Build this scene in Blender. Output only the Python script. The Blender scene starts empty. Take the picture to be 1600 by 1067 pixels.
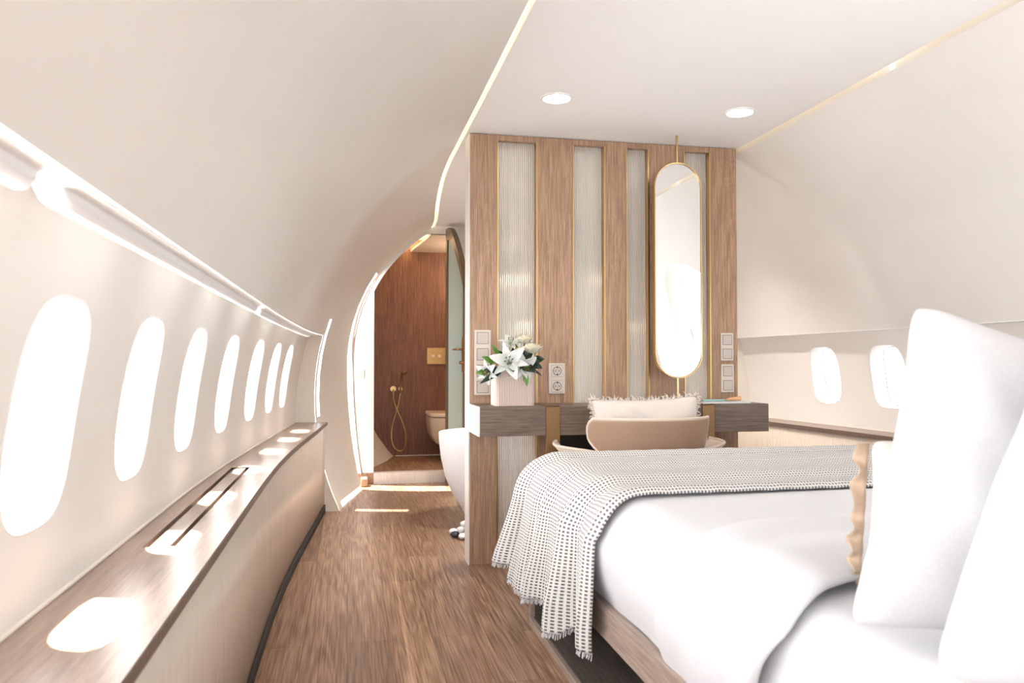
import bpy, bmesh, math, random
from mathutils import Vector, Matrix, Euler
C = bpy.context.scene
COL = C.collection
PI = math.pi
random.seed(7)
# ------------------------------------------------------------------ camera, world, sun, area lights, exposure
cam_d = bpy.data.cameras.new('camera'); cam = bpy.data.objects.new('camera', cam_d); COL.objects.link(cam)
cam.location = (0, 0, 1.0)
cam_d.sensor_width = 36; cam_d.lens = 36 * 1228 / 1600
cam.rotation_euler = (math.radians(90 + 1.54), 0, math.radians(-11.73))
cam_d.clip_start = 0.05; cam_d.clip_end = 200
cam_d.dof.use_dof = True; cam_d.dof.focus_distance = 4.0; cam_d.dof.aperture_fstop = 5.0
C.camera = cam
C.view_settings.view_transform = 'Standard'; C.view_settings.look = 'None'
C.view_settings.gamma = 1.0; C.view_settings.use_curve_mapping = False
C.view_settings.exposure = 0.33
w = bpy.data.worlds.new('World'); C.world = w; w.use_nodes = True
w.node_tree.nodes['Background'].inputs[0].default_value = (0.93, 0.97, 1.0, 1)
w.node_tree.nodes['Background'].inputs[1].default_value = 2.2
sun_d = bpy.data.lights.new('sun', 'SUN'); sun_d.energy = 22; sun_d.angle = math.radians(0.6); sun_d.color = (1, .95, .88)
sun = bpy.data.objects.new('sun', sun_d); COL.objects.link(sun)
sun.rotation_euler = Vector((0.40, -0.14, -1)).to_track_quat('-Z', 'Y').to_euler()


def area(name, loc, direc, sx, sy, e, col=(1, 1, 1)):
    d = bpy.data.lights.new(name, 'AREA'); d.shape = 'RECTANGLE'; d.size = sx; d.size_y = sy; d.energy = e; d.color = col
    o = bpy.data.objects.new(name, d); COL.objects.link(o); o.location = loc
    o.rotation_euler = Vector(direc).to_track_quat('-Z', 'Y').to_euler()
    return o


area('added_rear_fill', (-.15, -1.7, 1.15), (1, .75, .65), 1.2, 1.2, 42, (.97, .98, 1))  # added fill inside the cabin, brightens the right wall and ceiling
area('daylight_side_door', (3.2, 1.5, 0.95), (-1, 0, 0.0), 1.2, 1.6, 4, (.97, .98, 1))
area('daylight_left_windows', (-.74, 1.7, .88), (1, 0, .32), 7.2, .7, 350, (.98, .99, 1))
area('daylight_exit_door', (-0.45, 6.42, 1.0), (1, -.15, -0.1), .3, 1.6, 6, (.97, .98, 1))

# ------------------------------------------------------------------ materials
def mat(name, col, rough=.5, metal=0, **kw):
    m = bpy.data.materials.new(name); m.use_nodes = True
    b = m.node_tree.nodes['Principled BSDF']
    b.inputs['Base Color'].default_value = (*col, 1); b.inputs['Roughness'].default_value = rough
    b.inputs['Metallic'].default_value = metal
    for k, v in kw.items():
        b.inputs[k.replace('_', ' ')].default_value = v
    return m


def nd(m, t, **kw):
    n = m.node_tree.nodes.new(t)
    for k, v in kw.items(): setattr(n, k, v)
    return n


def lk(m, a, b): m.node_tree.links.new(a, b)


def mapped(m, scale, rot=(0, 0, 0), coord='Object'):
    tc = nd(m, 'ShaderNodeTexCoord'); mp = nd(m, 'ShaderNodeMapping')
    mp.inputs['Scale'].default_value = scale; mp.inputs['Rotation'].default_value = rot
    lk(m, tc.outputs[coord], mp.inputs['Vector']); return mp.outputs[0]


def ramp(m, fac, stops):
    r = nd(m, 'ShaderNodeValToRGB'); e = r.color_ramp.elements
    e[0].position = stops[0][0]; e[0].color = (*stops[0][1], 1)
    e[1].position = stops[-1][0]; e[1].color = (*stops[-1][1], 1)
    for p, c in stops[1:-1]:
        x = e.new(p); x.color = (*c, 1)
    lk(m, fac, r.inputs[0]); return r.outputs[0]


def bump(m, h, strength, dist=.01):
    b = nd(m, 'ShaderNodeBump'); b.inputs['Strength'].default_value = strength; b.inputs['Distance'].default_value = dist
    lk(m, h, b.inputs['Height']); lk(m, b.outputs[0], m.node_tree.nodes['Principled BSDF'].inputs['Normal'])


def plaster(name, col, rough=.45, var=.04, sc=1.6):
    m = mat(name, col, rough); b = m.node_tree.nodes['Principled BSDF']
    n = nd(m, 'ShaderNodeTexNoise'); n.inputs['Scale'].default_value = sc; n.inputs['Detail'].default_value = 6
    lk(m, mapped(m, (1, .35, 1)), n.inputs['Vector'])
    lo = tuple(c * (1 - var) for c in col); hi = tuple(min(1, c * (1 + var)) for c in col)
    lk(m, ramp(m, n.outputs[0], [(.35, lo), (.65, hi)]), b.inputs['Base Color'])
    n2 = nd(m, 'ShaderNodeTexNoise'); n2.inputs['Scale'].default_value = 9; n2.inputs['Detail'].default_value = 3
    lk(m, mapped(m, (1, .5, 1)), n2.inputs['Vector']); bump(m, n2.outputs[0], .12, .01)
    return m


def wood(name, dark, light, axis='Z', rough=.42, fine=55, coarse=5, coat=0.0):
    m = mat(name, light, rough); b = m.node_tree.nodes['Principled BSDF']
    st = .035
    s1 = {'X': (st, 1, 1), 'Y': (1, st, 1), 'Z': (1, 1, st)}[axis]
    s2 = {'X': (.14, 1, 1), 'Y': (1, .14, 1), 'Z': (1, 1, .14)}[axis]
    n1 = nd(m, 'ShaderNodeTexNoise'); n1.inputs['Scale'].default_value = fine * 3; n1.inputs['Detail'].default_value = 5
    n1.inputs['Roughness'].default_value = .6; lk(m, mapped(m, s1), n1.inputs['Vector'])
    n2 = nd(m, 'ShaderNodeTexNoise'); n2.inputs['Scale'].default_value = coarse * 2.2; n2.inputs['Detail'].default_value = 4
    n2.inputs['Distortion'].default_value = 1.2; lk(m, mapped(m, s2), n2.inputs['Vector'])
    # growth-ring lines
    sn = nd(m, 'ShaderNodeMath', operation='MULTIPLY'); lk(m, n2.outputs[0], sn.inputs[0]); sn.inputs[1].default_value = 90
    si = nd(m, 'ShaderNodeMath', operation='SINE'); lk(m, sn.outputs[0], si.inputs[0])
    a = nd(m, 'ShaderNodeMath', operation='MULTIPLY_ADD'); lk(m, si.outputs[0], a.inputs[0]); a.inputs[1].default_value = .035
    lk(m, n1.outputs[0], a.inputs[2])
    mid = tuple((x + y) / 2 for x, y in zip(dark, light))
    lk(m, ramp(m, a.outputs[0], [(.32, dark), (.5, mid), (.66, light)]), b.inputs['Base Color'])
    bump(m, a.outputs[0], .25, .0015)
    if coat: b.inputs['Coat Weight'].default_value = coat; b.inputs['Coat Roughness'].default_value = .12
    return m


def fabric(name, col, sc=400, st=.25, rough=.9, var=.05):
    m = mat(name, col, rough); b = m.node_tree.nodes['Principled BSDF']
    b.inputs['Sheen Weight'].default_value = .15
    n = nd(m, 'ShaderNodeTexNoise'); n.inputs['Scale'].default_value = sc; n.inputs['Detail'].default_value = 3
    lk(m, mapped(m, (1, 1, .3)), n.inputs['Vector'])
    n2 = nd(m, 'ShaderNodeTexNoise'); n2.inputs['Scale'].default_value = 14; n2.inputs['Detail'].default_value = 5
    lk(m, mapped(m, (1, 1, 1)), n2.inputs['Vector'])
    mx = nd(m, 'ShaderNodeMath', operation='MULTIPLY_ADD'); lk(m, n2.outputs[0], mx.inputs[0]); mx.inputs[1].default_value = 4.0
    lk(m, n.outputs[0], mx.inputs[2])
    lk(m, ramp(m, n.outputs[0], [(.3, tuple(c * (1 - var) for c in col)), (.7, tuple(min(1, c * (1 + var)) for c in col))]), b.inputs['Base Color'])
    bump(m, mx.outputs[0], st, .002)
    return m


def emis(name, col, s):
    m = mat(name, (0, 0, 0), .5); b = m.node_tree.nodes['Principled BSDF']
    b.inputs['Emission Color'].default_value = (*col, 1); b.inputs['Emission Strength'].default_value = s
    return m


M = {}
M['shell'] = plaster('shell_plaster', (.80, .765, .722), .42)
M['panel'] = plaster('window_panel_plaster', (.815, .78, .738), .4, .03)
M['ceiling'] = plaster('ceiling_paint', (.90, .885, .875), .6, .01)
M['white'] = mat('white_paint', (.84, .83, .81), .45)
M['bathshell'] = plaster('bath_plaster', (.80, .72, .62), .5, .03)
M['cream'] = mat('cream_return', (.82, .76, .67), .4)
M['bar'] = wood('oak_bars', (.26, .150, .092), (.49, .31, .195), 'Z', .42)
M['desk'] = wood('desk_laminate', (.10, .066, .050), (.205, .142, .108), 'X', .4)
M['litwood'] = wood('daylit_edge_wood', (.66, .60, .56), (.80, .75, .71), 'Z', .3)  # pale wood, the daylight on the end faces is put into its colour
M['bathwood'] = wood('dark_walnut_wall', (.10, .040, .022), (.25, .105, .058), 'Z', .4)
M['shelf'] = wood('shelf_laminate', (.24, .165, .125), (.38, .275, .215), 'Y', .28)
M['cabfront'] = wood('pale_cabinet_laminate', (.62, .52, .43), (.74, .64, .54), 'Z', .25)
M['bedwood'] = wood('bed_laminate', (.25, .185, .15), (.42, .325, .27), 'Y', .45)
M['beddark'] = wood('bed_shaded_laminate', (.06, .048, .042), (.13, .105, .092), 'Y', .45)  # darker copy of the bed wood, shelf shade painted into the colour
M['black'] = mat('black_skirting', (.012, .011, .012), .6)
M['dark'] = mat('dark_gap', (.02, .016, .014), .6)
M['gold'] = mat('brushed_gold', (.62, .43, .20), .32, 1)
M['goldpaint'] = mat('gold_band', (.27, .158, .072), .42, .7)
M['bronze'] = mat('bronze_fittings', (.30, .18, .09), .3, 1)
M['doorframe'] = mat('bronze_frame', (.20, .145, .095), .35, .6)
M['plate'] = mat('champagne_switch', (.66, .58, .51), .35)
M['plate2'] = mat('champagne_rocker', (.56, .49, .44), .3)
M['mirror'] = mat('mirror_glass', (.93, .94, .94), .01, 1)
M['chair'] = mat('tan_leather_shell', (.35, .225, .15), .42)
M['chairin'] = mat('pale_shell_inside', (.68, .56, .47), .5)
M['ceramic'] = mat('cream_ceramic', (.80, .70, .58), .15)
M['tub'] = mat('white_stone_tub', (.82, .80, .81), .3)
M['pebble'] = mat('white_pebble', (.8, .8, .8), .5)
M['pebbled'] = mat('black_pebble', (.03, .035, .045), .4)
M['linen'] = fabric('white_linen', (.65, .65, .665), 500, .25)
M['sheet'] = fabric('white_sheet', (.64, .64, .66), 700, .12)
M['beige'] = fabric('beige_linen', (.74, .67, .62), 500, .3)
M['ruffle'] = fabric('tan_linen', (.50, .37, .27), 500, .4)
M['cushion'] = fabric('cream_linen', (.66, .60, .55), 500, .3)
M['lens'] = mat('frosted_cover', (.80, .80, .80), .4)
M['lamp'] = emis('downlight_glow', (1, .96, .9), 14)
M['led'] = emis('warm_led', (1, .80, .50), 16)
M['ledr'] = emis('warm_led_right', (1, .80, .52), 5)
M['led3'] = emis('warm_led_shelf', (1, .80, .56), 5)
M['led2'] = emis('warm_led_bath', (1, .70, .38), 45)
M['leaf'] = mat('leaf_dark', (.008, .026, .010), .35)
M['leaf2'] = mat('leaf_fresh', (.10, .24, .035), .4)
M['petal'] = mat('lily_petal', (.68, .68, .65), .45, Subsurface_Weight=.15)
M['rose'] = mat('rose_petal', (.70, .65, .50), .5, Subsurface_Weight=.15)
M['yellow'] = mat('stamen_yellow', (.72, .55, .12), .5)
M['anther'] = mat('anther_brown', (.18, .07, .02), .6)
M['vase'] = mat('blush_ceramic', (.56, .45, .39), .5)
M['paper'] = mat('magazine_paper', (.82, .81, .80), .4)
M['teal'] = mat('teal_plastic', (.35, .62, .58), .3)
M['orange'] = mat('orange_leather', (.68, .38, .2), .5)
M['gasket'] = mat('grey_gasket', (.16, .20, .25), .5)
M['pic'] = mat('cover_print', (.30, .36, .38), .4)

g = mat('fluted_glass', (.95, .93, .88), .13); b = g.node_tree.nodes['Principled BSDF']
b.inputs['Transmission Weight'].default_value = .62; b.inputs['IOR'].default_value = 1.3; M['fluted'] = g
g = mat('frosted_green_glass', (.55, .64, .575), .45); b = g.node_tree.nodes['Principled BSDF']
b.inputs['Transmission Weight'].default_value = .4; b.inputs['IOR'].default_value = 1.3; M['frost'] = g
g = bpy.data.materials.new('window_pane'); g.use_nodes = True; nt = g.node_tree; nt.nodes.clear()
o_ = nt.nodes.new('ShaderNodeOutputMaterial'); mx = nt.nodes.new('ShaderNodeMixShader'); tr = nt.nodes.new('ShaderNodeBsdfTransparent')
gl = nt.nodes.new('ShaderNodeBsdfGlossy'); gl.inputs['Roughness'].default_value = .02; mx.inputs[0].default_value = .05
nt.links.new(tr.outputs[0], mx.inputs[1]); nt.links.new(gl.outputs[0], mx.inputs[2]); nt.links.new(mx.outputs[0], o_.inputs[0]); M['pane'] = g

# floor planks
m = mat('plank_floor', (.3, .18, .11), .38); M['floor'] = m; b = m.node_tree.nodes['Principled BSDF']
br = nd(m, 'ShaderNodeTexBrick'); br.offset = .37; br.offset_frequency = 2; br.squash = 1
br.inputs['Scale'].default_value = 1; br.inputs['Brick Width'].default_value = 1.22; br.inputs['Row Height'].default_value = .152
br.inputs['Mortar Size'].default_value = .0009; br.inputs['Mortar Smooth'].default_value = 0; br.inputs['Bias'].default_value = 0
br.inputs['Color1'].default_value = (0, 0, 0, 1); br.inputs['Color2'].default_value = (1, 1, 1, 1); br.inputs['Mortar'].default_value = (.5, .5, .5, 1)
lk(m, mapped(m, (1, 1, 1), (0, 0, PI / 2)), br.inputs['Vector'])
vv = mapped(m, (1, .07, 1))
add = nd(m, 'ShaderNodeVectorMath', operation='MULTIPLY_ADD'); lk(m, br.outputs['Color'], add.inputs[0]); add.inputs[1].default_value = (7, 13, 5)
lk(m, vv, add.inputs[2])
n2 = nd(m, 'ShaderNodeTexNoise'); n2.inputs['Scale'].default_value = 7.5; n2.inputs['Detail'].default_value = 2.5; n2.inputs['Distortion'].default_value = .7
lk(m, add.outputs[0], n2.inputs['Vector'])
s1 = nd(m, 'ShaderNodeMath', operation='MULTIPLY'); lk(m, n2.outputs[0], s1.inputs[0]); s1.inputs[1].default_value = 70
s2 = nd(m, 'ShaderNodeMath', operation='SINE'); lk(m, s1.outputs[0], s2.inputs[0])
vf = mapped(m, (1, .02, 1)); n1 = nd(m, 'ShaderNodeTexNoise'); n1.inputs['Scale'].default_value = 170; n1.inputs['Detail'].default_value = 5
lk(m, vf, n1.inputs['Vector'])
a = nd(m, 'ShaderNodeMath', operation='MULTIPLY_ADD'); lk(m, s2.outputs[0], a.inputs[0]); a.inputs[1].default_value = .06; lk(m, n1.outputs[0], a.inputs[2])
c1 = ramp(m, a.outputs[0], [(.3, (.16, .080, .046)), (.5, (.31, .18, .112)), (.7, (.46, .30, .20))])
hv = nd(m, 'ShaderNodeHueSaturation'); lk(m, c1, hv.inputs['Color'])
mr = nd(m, 'ShaderNodeMapRange'); mr.inputs[3].default_value = .82; mr.inputs[4].default_value = 1.2; lk(m, br.outputs['Color'], mr.inputs[0]); lk(m, mr.outputs[0], hv.inputs['Value'])
dk = nd(m, 'ShaderNodeMixRGB', blend_type='MULTIPLY'); lk(m, br.outputs['Fac'], dk.inputs[0]); lk(m, hv.outputs[0], dk.inputs[1]); dk.inputs[2].default_value = (.35, .3, .28, 1)
lk(m, dk.outputs[0], b.inputs['Base Color']); bump(m, a.outputs[0], .3, .0015)

# knitted throw: waffle cells driven by the cloth's own UVs (metres)
m = mat('waffle_throw', (.8, .79, .77), .9); M['throw'] = m; b = m.node_tree.nodes['Principled BSDF']
tc = nd(m, 'ShaderNodeTexCoord'); sx = nd(m, 'ShaderNodeSeparateXYZ'); lk(m, tc.outputs['UV'], sx.inputs[0])
def cell(out, per, thr):
    a1 = nd(m, 'ShaderNodeMath', operation='MULTIPLY'); lk(m, out, a1.inputs[0]); a1.inputs[1].default_value = 2 * PI / per
    a2 = nd(m, 'ShaderNodeMath', operation='SINE'); lk(m, a1.outputs[0], a2.inputs[0])
    a3 = nd(m, 'ShaderNodeMapRange'); lk(m, a2.outputs[0], a3.inputs[0]); a3.inputs[1].default_value = thr - .45; a3.inputs[2].default_value = thr + .45
    return a3.outputs[0]
cu = cell(sx.outputs[0], .0108, .05); cv = cell(sx.outputs[1], .0125, -.1)
mu = nd(m, 'ShaderNodeMath', operation='MULTIPLY'); lk(m, cu, mu.inputs[0]); lk(m, cv, mu.inputs[1])
lk(m, ramp(m, mu.outputs[0], [(.15, (.72, .705, .69)), (.85, (.17, .165, .17))]), b.inputs['Base Color'])
iv = nd(m, 'ShaderNodeMath', operation='SUBTRACT'); iv.inputs[0].default_value = 1; lk(m, mu.outputs[0], iv.inputs[1]); bump(m, iv.outputs[0], .9, .004)

# ------------------------------------------------------------------ helpers
class MB:
    def __init__(s): s.v = []; s.f = []; s.uv = None
    def add(s, vs, fs):
        o = len(s.v); s.v += [tuple(v) for v in vs]; s.f += [tuple(i + o for i in f) for f in fs]; return s
    def box(s, x0, x1, y0, y1, z0, z1):
        vs = [(x0, y0, z0), (x1, y0, z0), (x1, y1, z0), (x0, y1, z0), (x0, y0, z1), (x1, y0, z1), (x1, y1, z1), (x0, y1, z1)]
        return s.add(vs, [(0, 3, 2, 1), (4, 5, 6, 7), (0, 1, 5, 4), (1, 2, 6, 5), (2, 3, 7, 6), (3, 0, 4, 7)])
    def grid(s, rows, closed=False, flip=False):
        n = len(rows[0]); vs = [p for r in rows for p in r]; fs = []
        for i in range(len(rows) - 1):
            for j in range(n if closed else n - 1):
                k = (j + 1) % n; q = (i * n + j, i * n + k, (i + 1) * n + k, (i + 1) * n + j)
                fs.append(q[::-1] if flip else q)
        return s.add(vs, fs)
    def tube(s, pts, r, n=10, caps=True):
        pts = [Vector(p) for p in pts]; rows = []; up = None
        rr = r if isinstance(r, (list, tuple)) else [r] * len(pts)
        for i, p in enumerate(pts):
            t = (pts[min(i + 1, len(pts) - 1)] - pts[max(i - 1, 0)]).normalized()
            if up is None: up = t.orthogonal().normalized()
            up = (up - t * up.dot(t)).normalized(); sd = t.cross(up)
            rows.append([p + (up * math.cos(2 * PI * k / n) + sd * math.sin(2 * PI * k / n)) * rr[i] for k in range(n)])
        o = len(s.v); s.grid(rows, True)
        if caps:
            s.f.append(tuple(o + k for k in range(n))[::-1]); e = o + (len(pts) - 1) * n; s.f.append(tuple(e + k for k in range(n)))
        return s
    def disc(s, c, nrm, r, h, n=32):
        c = Vector(c); nrm = Vector(nrm).normalized(); return s.tube([c, c + nrm * h], r, n)
    def lathe(s, prof, c=(0, 0, 0), n=32):
        rows = [[(c[0] + r * math.cos(2 * PI * k / n), c[1] + r * math.sin(2 * PI * k / n), c[2] + z) for k in range(n)] for r, z in prof]
        return s.grid(rows, True)
    def extr(s, pts, d):
        """closed polygon pts extruded by vector d"""
        n = len(pts); d = Vector(d); a = [Vector(p) for p in pts]; bq = [p + d for p in a]
        fs = [tuple(range(n))[::-1], tuple(range(n, 2 * n))] + [(i, (i + 1) % n, n + (i + 1) % n, n + i) for i in range(n)]
        return s.add(a + bq, fs)
    def build(s, name, m, parent=None, smooth=False, bevel=0, solid=0, sub=0, off=-1, loc=None):
        me = bpy.data.meshes.new(name); me.from_pydata(s.v, [], s.f)
        bm = bmesh.new(); bm.from_mesh(me)
        if s.uv is None: bmesh.ops.remove_doubles(bm, verts=bm.verts, dist=1e-5)
        bmesh.ops.recalc_face_normals(bm, faces=bm.faces); bm.to_mesh(me); bm.free()
        if s.uv is not None:
            l = me.uv_layers.new(name='UVMap')
            for lp in me.loops: l.data[lp.index].uv = s.uv[lp.vertex_index]
        me.materials.append(M[m]); o = bpy.data.objects.new(name, me); COL.objects.link(o)
        if parent: o.parent = parent; o.matrix_parent_inverse = Matrix.Translation(-Vector(parent_origin(parent)))
        if smooth:
            for p in me.polygons: p.use_smooth = True
        if solid: k = o.modifiers.new('sol', 'SOLIDIFY'); k.thickness = solid; k.offset = off
        if bevel: k = o.modifiers.new('bev', 'BEVEL'); k.width = bevel; k.segments = 3; k.limit_method = 'ANGLE'; k.angle_limit = math.radians(40)
        if sub: k = o.modifiers.new('sub', 'SUBSURF'); k.levels = sub; k.render_levels = sub
        if bevel or (smooth and not sub):
            for p in me.polygons: p.use_smooth = True
            try: me.set_sharp_from_angle(angle=math.radians(45))
            except Exception: pass
        return o


ORIG = {}
def parent_origin(p): return ORIG.get(p.name, (0, 0, 0))


def thing(name, label, cat, loc=(0, 0, 0), group=None):
    """Empty at the thing's base; parts are written in world coordinates and bound to it"""
    o = bpy.data.objects.new(name, None); COL.objects.link(o); o.location = loc; o.empty_display_size = .05
    ORIG[o.name] = loc; o['label'] = label; o['category'] = cat
    if group: o['group'] = group
    return o


def tag(o, label, cat, group=None, kind=None):
    o['label'] = label; o['category'] = cat
    if group: o['group'] = group
    if kind: o['kind'] = kind
    return o


def struct(o): o['kind'] = 'structure'; return o
def lerp(a, b, t): return a + (b - a) * t
def interp(kn, y):
    if y <= kn[0][0]: return kn[0][1]
    for (a, p), (c, q) in zip(kn, kn[1:]):
        if y <= c: return p + (q - p) * (y - a) / (c - a)
    return kn[-1][1]
def smooth_kn(kn):
    ys = [kn[0][0] + (kn[-1][0] - kn[0][0]) * i / 200 for i in range(201)]
    return [(y, sum(interp(kn, y + d) for d in (-.3, -.15, 0, .15, .3)) / 5) for y in ys]
def frange(a, b, n): return [a + (b - a) * i / n for i in range(n + 1)]


# ------------------------------------------------------------------ fuselage
CX0 = 1.31; ZC = 2.153
RK = smooth_kn([(-3, 1.66), (3.2, 1.66), (4.65, 1.615), (5.5, 1.545), (6.62, 1.25), (7.9, 1.27)])
ZK = smooth_kn([(-3, .665), (3.2, .665), (4.65, .72), (5.5, .77), (6.62, 1.05), (7.9, 1.12)])
WK = smooth_kn([(-3, 1.80), (2.6, 1.80), (3.24, 1.784), (3.95, 1.743), (5.4, 1.66), (6, 1.63)])
FK = smooth_kn([(-3, -.283), (3.0, -.283), (3.5, -.272), (4.2, -.235), (4.8, -.19), (5.5, -.145), (6, -.10)])
LK = [(5.2, 1), (6.62, .45), (7.3, .8), (7.9, .92)]
Y0, YE, YB, YW = -2.4, 5.47, 6.62, 7.78
ZS, ZSB = 2.140, 2.078
def hx(y, z, dr=0):
    R = interp(RK, y) + dr; zc = interp(ZK, y); dz = z - zc
    if dz < 0: dz *= interp(LK, y)
    d = R * R - dz ** 2
    return CX0 - math.sqrt(max(d, 0.0))
def wx(y, z): return CX0 - math.sqrt(interp(WK, y) ** 2 - (z - .665) ** 2)
def mir(p, s): return (p[0] if s > 0 else 2 * CX0 - p[0], p[1], p[2])
def arc_rows(y, zlist, nth=26, zend=None):
    """points of the left half of the hull at station y: given heights, then on over the crown"""
    R = interp(RK, y); zc = interp(ZK, y); pts = [(hx(y, z), y, z) for z in zlist]
    zt = ZS if y < YB + .01 else ZSB
    t0 = math.asin((zlist[-1] - zc) / R); t1 = math.asin(min(1, (zt - zc) / R))
    for i in range(1, nth + 1):
        t = lerp(t0, t1, i / nth); pts.append((CX0 - R * math.cos(t), y, zc + R * math.sin(t)))
    x = pts[-1][0]
    return pts + [(x - .004, y, zt + .004), (x - .006, y, zt + .10), (x + .04, y, zt + .13), (CX0, y, zt + .14)]


ZL = 1.185
floor_ = struct(MB().box(-.9, 3.6, Y0 - .1, YB, -.1, 0).build('floor', 'floor'))
struct(MB().box(-.05, 2.7, YB - .02, YW + .05, -.05, .09).build('floor', 'floor'))
# holes in the far liner: cells (y-interval, z-interval)
zs_low = [0, .035, .15, .3, .45, .63, .75, .9, 1.05, 1.185, 1.3, 1.45, 1.6, 1.72]
for side, nm in ((1, 'wall_left'), (-1, 'wall_right')):
    mb = MB()
    ys = frange(Y0, YE, 60)
    if side > 0: mb.grid([[mir(p, side) for p in arc_rows(y, [ZL, 1.3, 1.45, 1.6, 1.72])] for y in ys])
    else:
        mb.grid([[mir(p, side) for p in arc_rows(y, [ZL, 1.3, 1.45, 1.6, 1.72])] for y in [2.66] + frange(2.7, YE, 24)])
        mb.grid([[mir(p, side) for p in arc_rows(y, [ZL, 1.3, 1.45, 1.6, 1.72])] for y in frange(Y0, .33, 8)])
        mb.grid([[mir(p, side) for p in arc_rows(y, [1.9], 20)] for y in frange(.3, 2.7, 10)])
    # far liner down to the floor
    yl = [YE, 5.52, 5.60, 5.66, 5.75, 5.9, 6.05, 6.15, 6.22, 6.3, 6.35, 6.4, 6.5, 6.59, YB, 6.7, 6.85, 7.0, 7.2, 7.4, 7.6, 7.78]
    for a, c in zip(yl, yl[1:]):
        ra = [mir(p, side) for p in arc_rows(a, zs_low)]; rc = [mir(p, side) for p in arc_rows(c, zs_low)]
        for j in range(len(ra) - 1):
            zm = (zs_low[j] + zs_low[j + 1]) / 2 if j < len(zs_low) - 1 else 9
            if side > 0:
                if 5.515 < (a + c) / 2 < 5.6 and .63 < zm < 1.3: continue
                if 5.6 < (a + c) / 2 < 6.35 and zm < .035: continue
                if 6.35 < (a + c) / 2 < 6.59 and zm < 1.72: continue
            mb.add([ra[j], ra[j + 1], rc[j + 1], rc[j]], [(0, 1, 2, 3)])
    W = struct(mb.build(nm, 'shell', None, smooth=True))
    # soffit / ledge
    yss = ys if side > 0 else frange(2.7, YE, 24)
    sb = MB()
    sb.grid([[mir(p, side) for p in ((hx(y, ZL) - .0, y, ZL - .002), (hx(y, ZL) - .012, y, ZL - .006), (hx(y, ZL) - .03, y, ZL + .008), (wx(y, 1.24) - .02, y, 1.243))] for y in yss])
    sb.build('ledge_soffit', 'white', W, smooth=False, solid=.004)
    # recess end return wall and black-skirted low cabinet come later
    yq = YE - .02
    rp = [(wx(yq, z) - .02, yq, z) for z in frange(0, 1.22, 12)] + [(hx(yq, z) + .0, yq, z) for z in frange(1.2, 0, 12)]
    MB().extr([mir(p, side) for p in rp], (0, .02, 0)).build('recess_end', 'cream', W)

# window cells
def hole_ring(cy, cz, a, bb, n, y0, y1, z0, z1, surf, side, steps=6):
    ang = sorted(set([round(2 * PI * k / 56, 6) for k in range(56)] + [round(math.atan2(dz, dy) % (2 * PI), 6) for dy in (y0 - cy, y1 - cy) for dz in (z0 - cz, z1 - cz)]))
    rows = []
    for s in range(steps + 1):
        row = []
        for t in ang:
            c, sn = math.cos(t), math.sin(t)
            r = (abs(c / a) ** n + abs(sn / bb) ** n) ** (-1 / n)
            ky = ((y1 - cy) if c > 0 else (cy - y0)) / max(abs(c), 1e-9); kz = ((z1 - cz) if sn > 0 else (cz - z0)) / max(abs(sn), 1e-9)
            q = lerp(r, min(ky, kz), s / steps)
            y, z = cy + q * c, cz + q * sn; row.append(mir((surf(y, z), y, z), side))
        rows.append(row)
    return rows, ang


def sup(t, a, bb, n):
    c, s = math.cos(t), math.sin(t); r = (abs(c / a) ** n + abs(s / bb) ** n) ** (-1 / n); return r * c, r * s


def make_window(idx, cy, cz, a, bb, n, surf, side, depth=.085, dx=0.0):
    N = 56; ts = [2 * PI * k / N for k in range(N)]; fr = MB(); rows = []
    for d, k in ((-.001, 1.0), (.012, .985), (.05, .965), (depth, .95)):
        row = []
        for t in ts:
            y, z = sup(t, a * k, bb * k, n); row.append(mir((surf(cy + y, cz + z) - d, cy + y, cz + z), side))
        rows.append(row)
    fr.grid(rows, True)
    o = struct(fr.build('window_%d' % idx, 'white', None, smooth=True, solid=.004, off=0))
    gk = MB(); pts = [mir((surf(cy, cz + sup(t, a, bb * .93, n)[1]) - depth, cy + sup(t, a * .93, bb, n)[0], cz + sup(t, a, bb * .93, n)[1]), side) for t in ts]
    gk.tube(pts + [pts[0]], .0022, 6, False); gk.build('gasket', 'gasket', o)
    pn = MB(); row = [mir((surf(cy, cz + sup(t, a, bb * .95, n)[1]) - depth - .003, cy + sup(t, a * .95, bb, n)[0], cz + sup(t, a, bb * .95, n)[1]), side) for t in ts]
    cpt = mir((surf(cy, cz) - depth - .003, cy, cz), side)
    pn.add(row + [cpt], [(i, (i + 1) % N, N) for i in range(N)]); pn.build('pane', 'pane', o)
    return o


lw = [-1.9, -1.33, -.77, -.2, .25, .81, 1.38, 1.94, 2.52, 3.14, 3.75, 4.30, 4.80]
for side, cs, W in ((1, lw, 'wall_left'), (-1, [3.41, 3.98, 4.54], 'wall_right')):
    par = bpy.data.objects[W]; y_lo = Y0 if side > 0 else 2.7
    bounds = [y_lo] + [(a + c) / 2 for a, c in zip(cs, cs[1:])] + [YE]
    hw = .145
    mb = MB(); keep = []
    for i, cy in enumerate(cs):
        y0, y1 = bounds[i], bounds[i + 1]
        if side > 0 and cy < 1.0 and False: continue
        rows, _ = hole_ring(cy, .92, hw, .185, 3.3, y0, y1, .5, 1.26, wx, side)
        mb.grid(rows, True)
    mb.build('window_panel', 'panel', par, smooth=True)
    for i, cy in enumerate(cs):
        if cy < 1.0: continue
        make_window((i - 5) if side > 0 else 8 + i, cy, .92, hw, .185, 3.3, wx, side)
    # unseen rear windows: panes only
rear = MB()
par = bpy.data.objects['wall_left']
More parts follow.
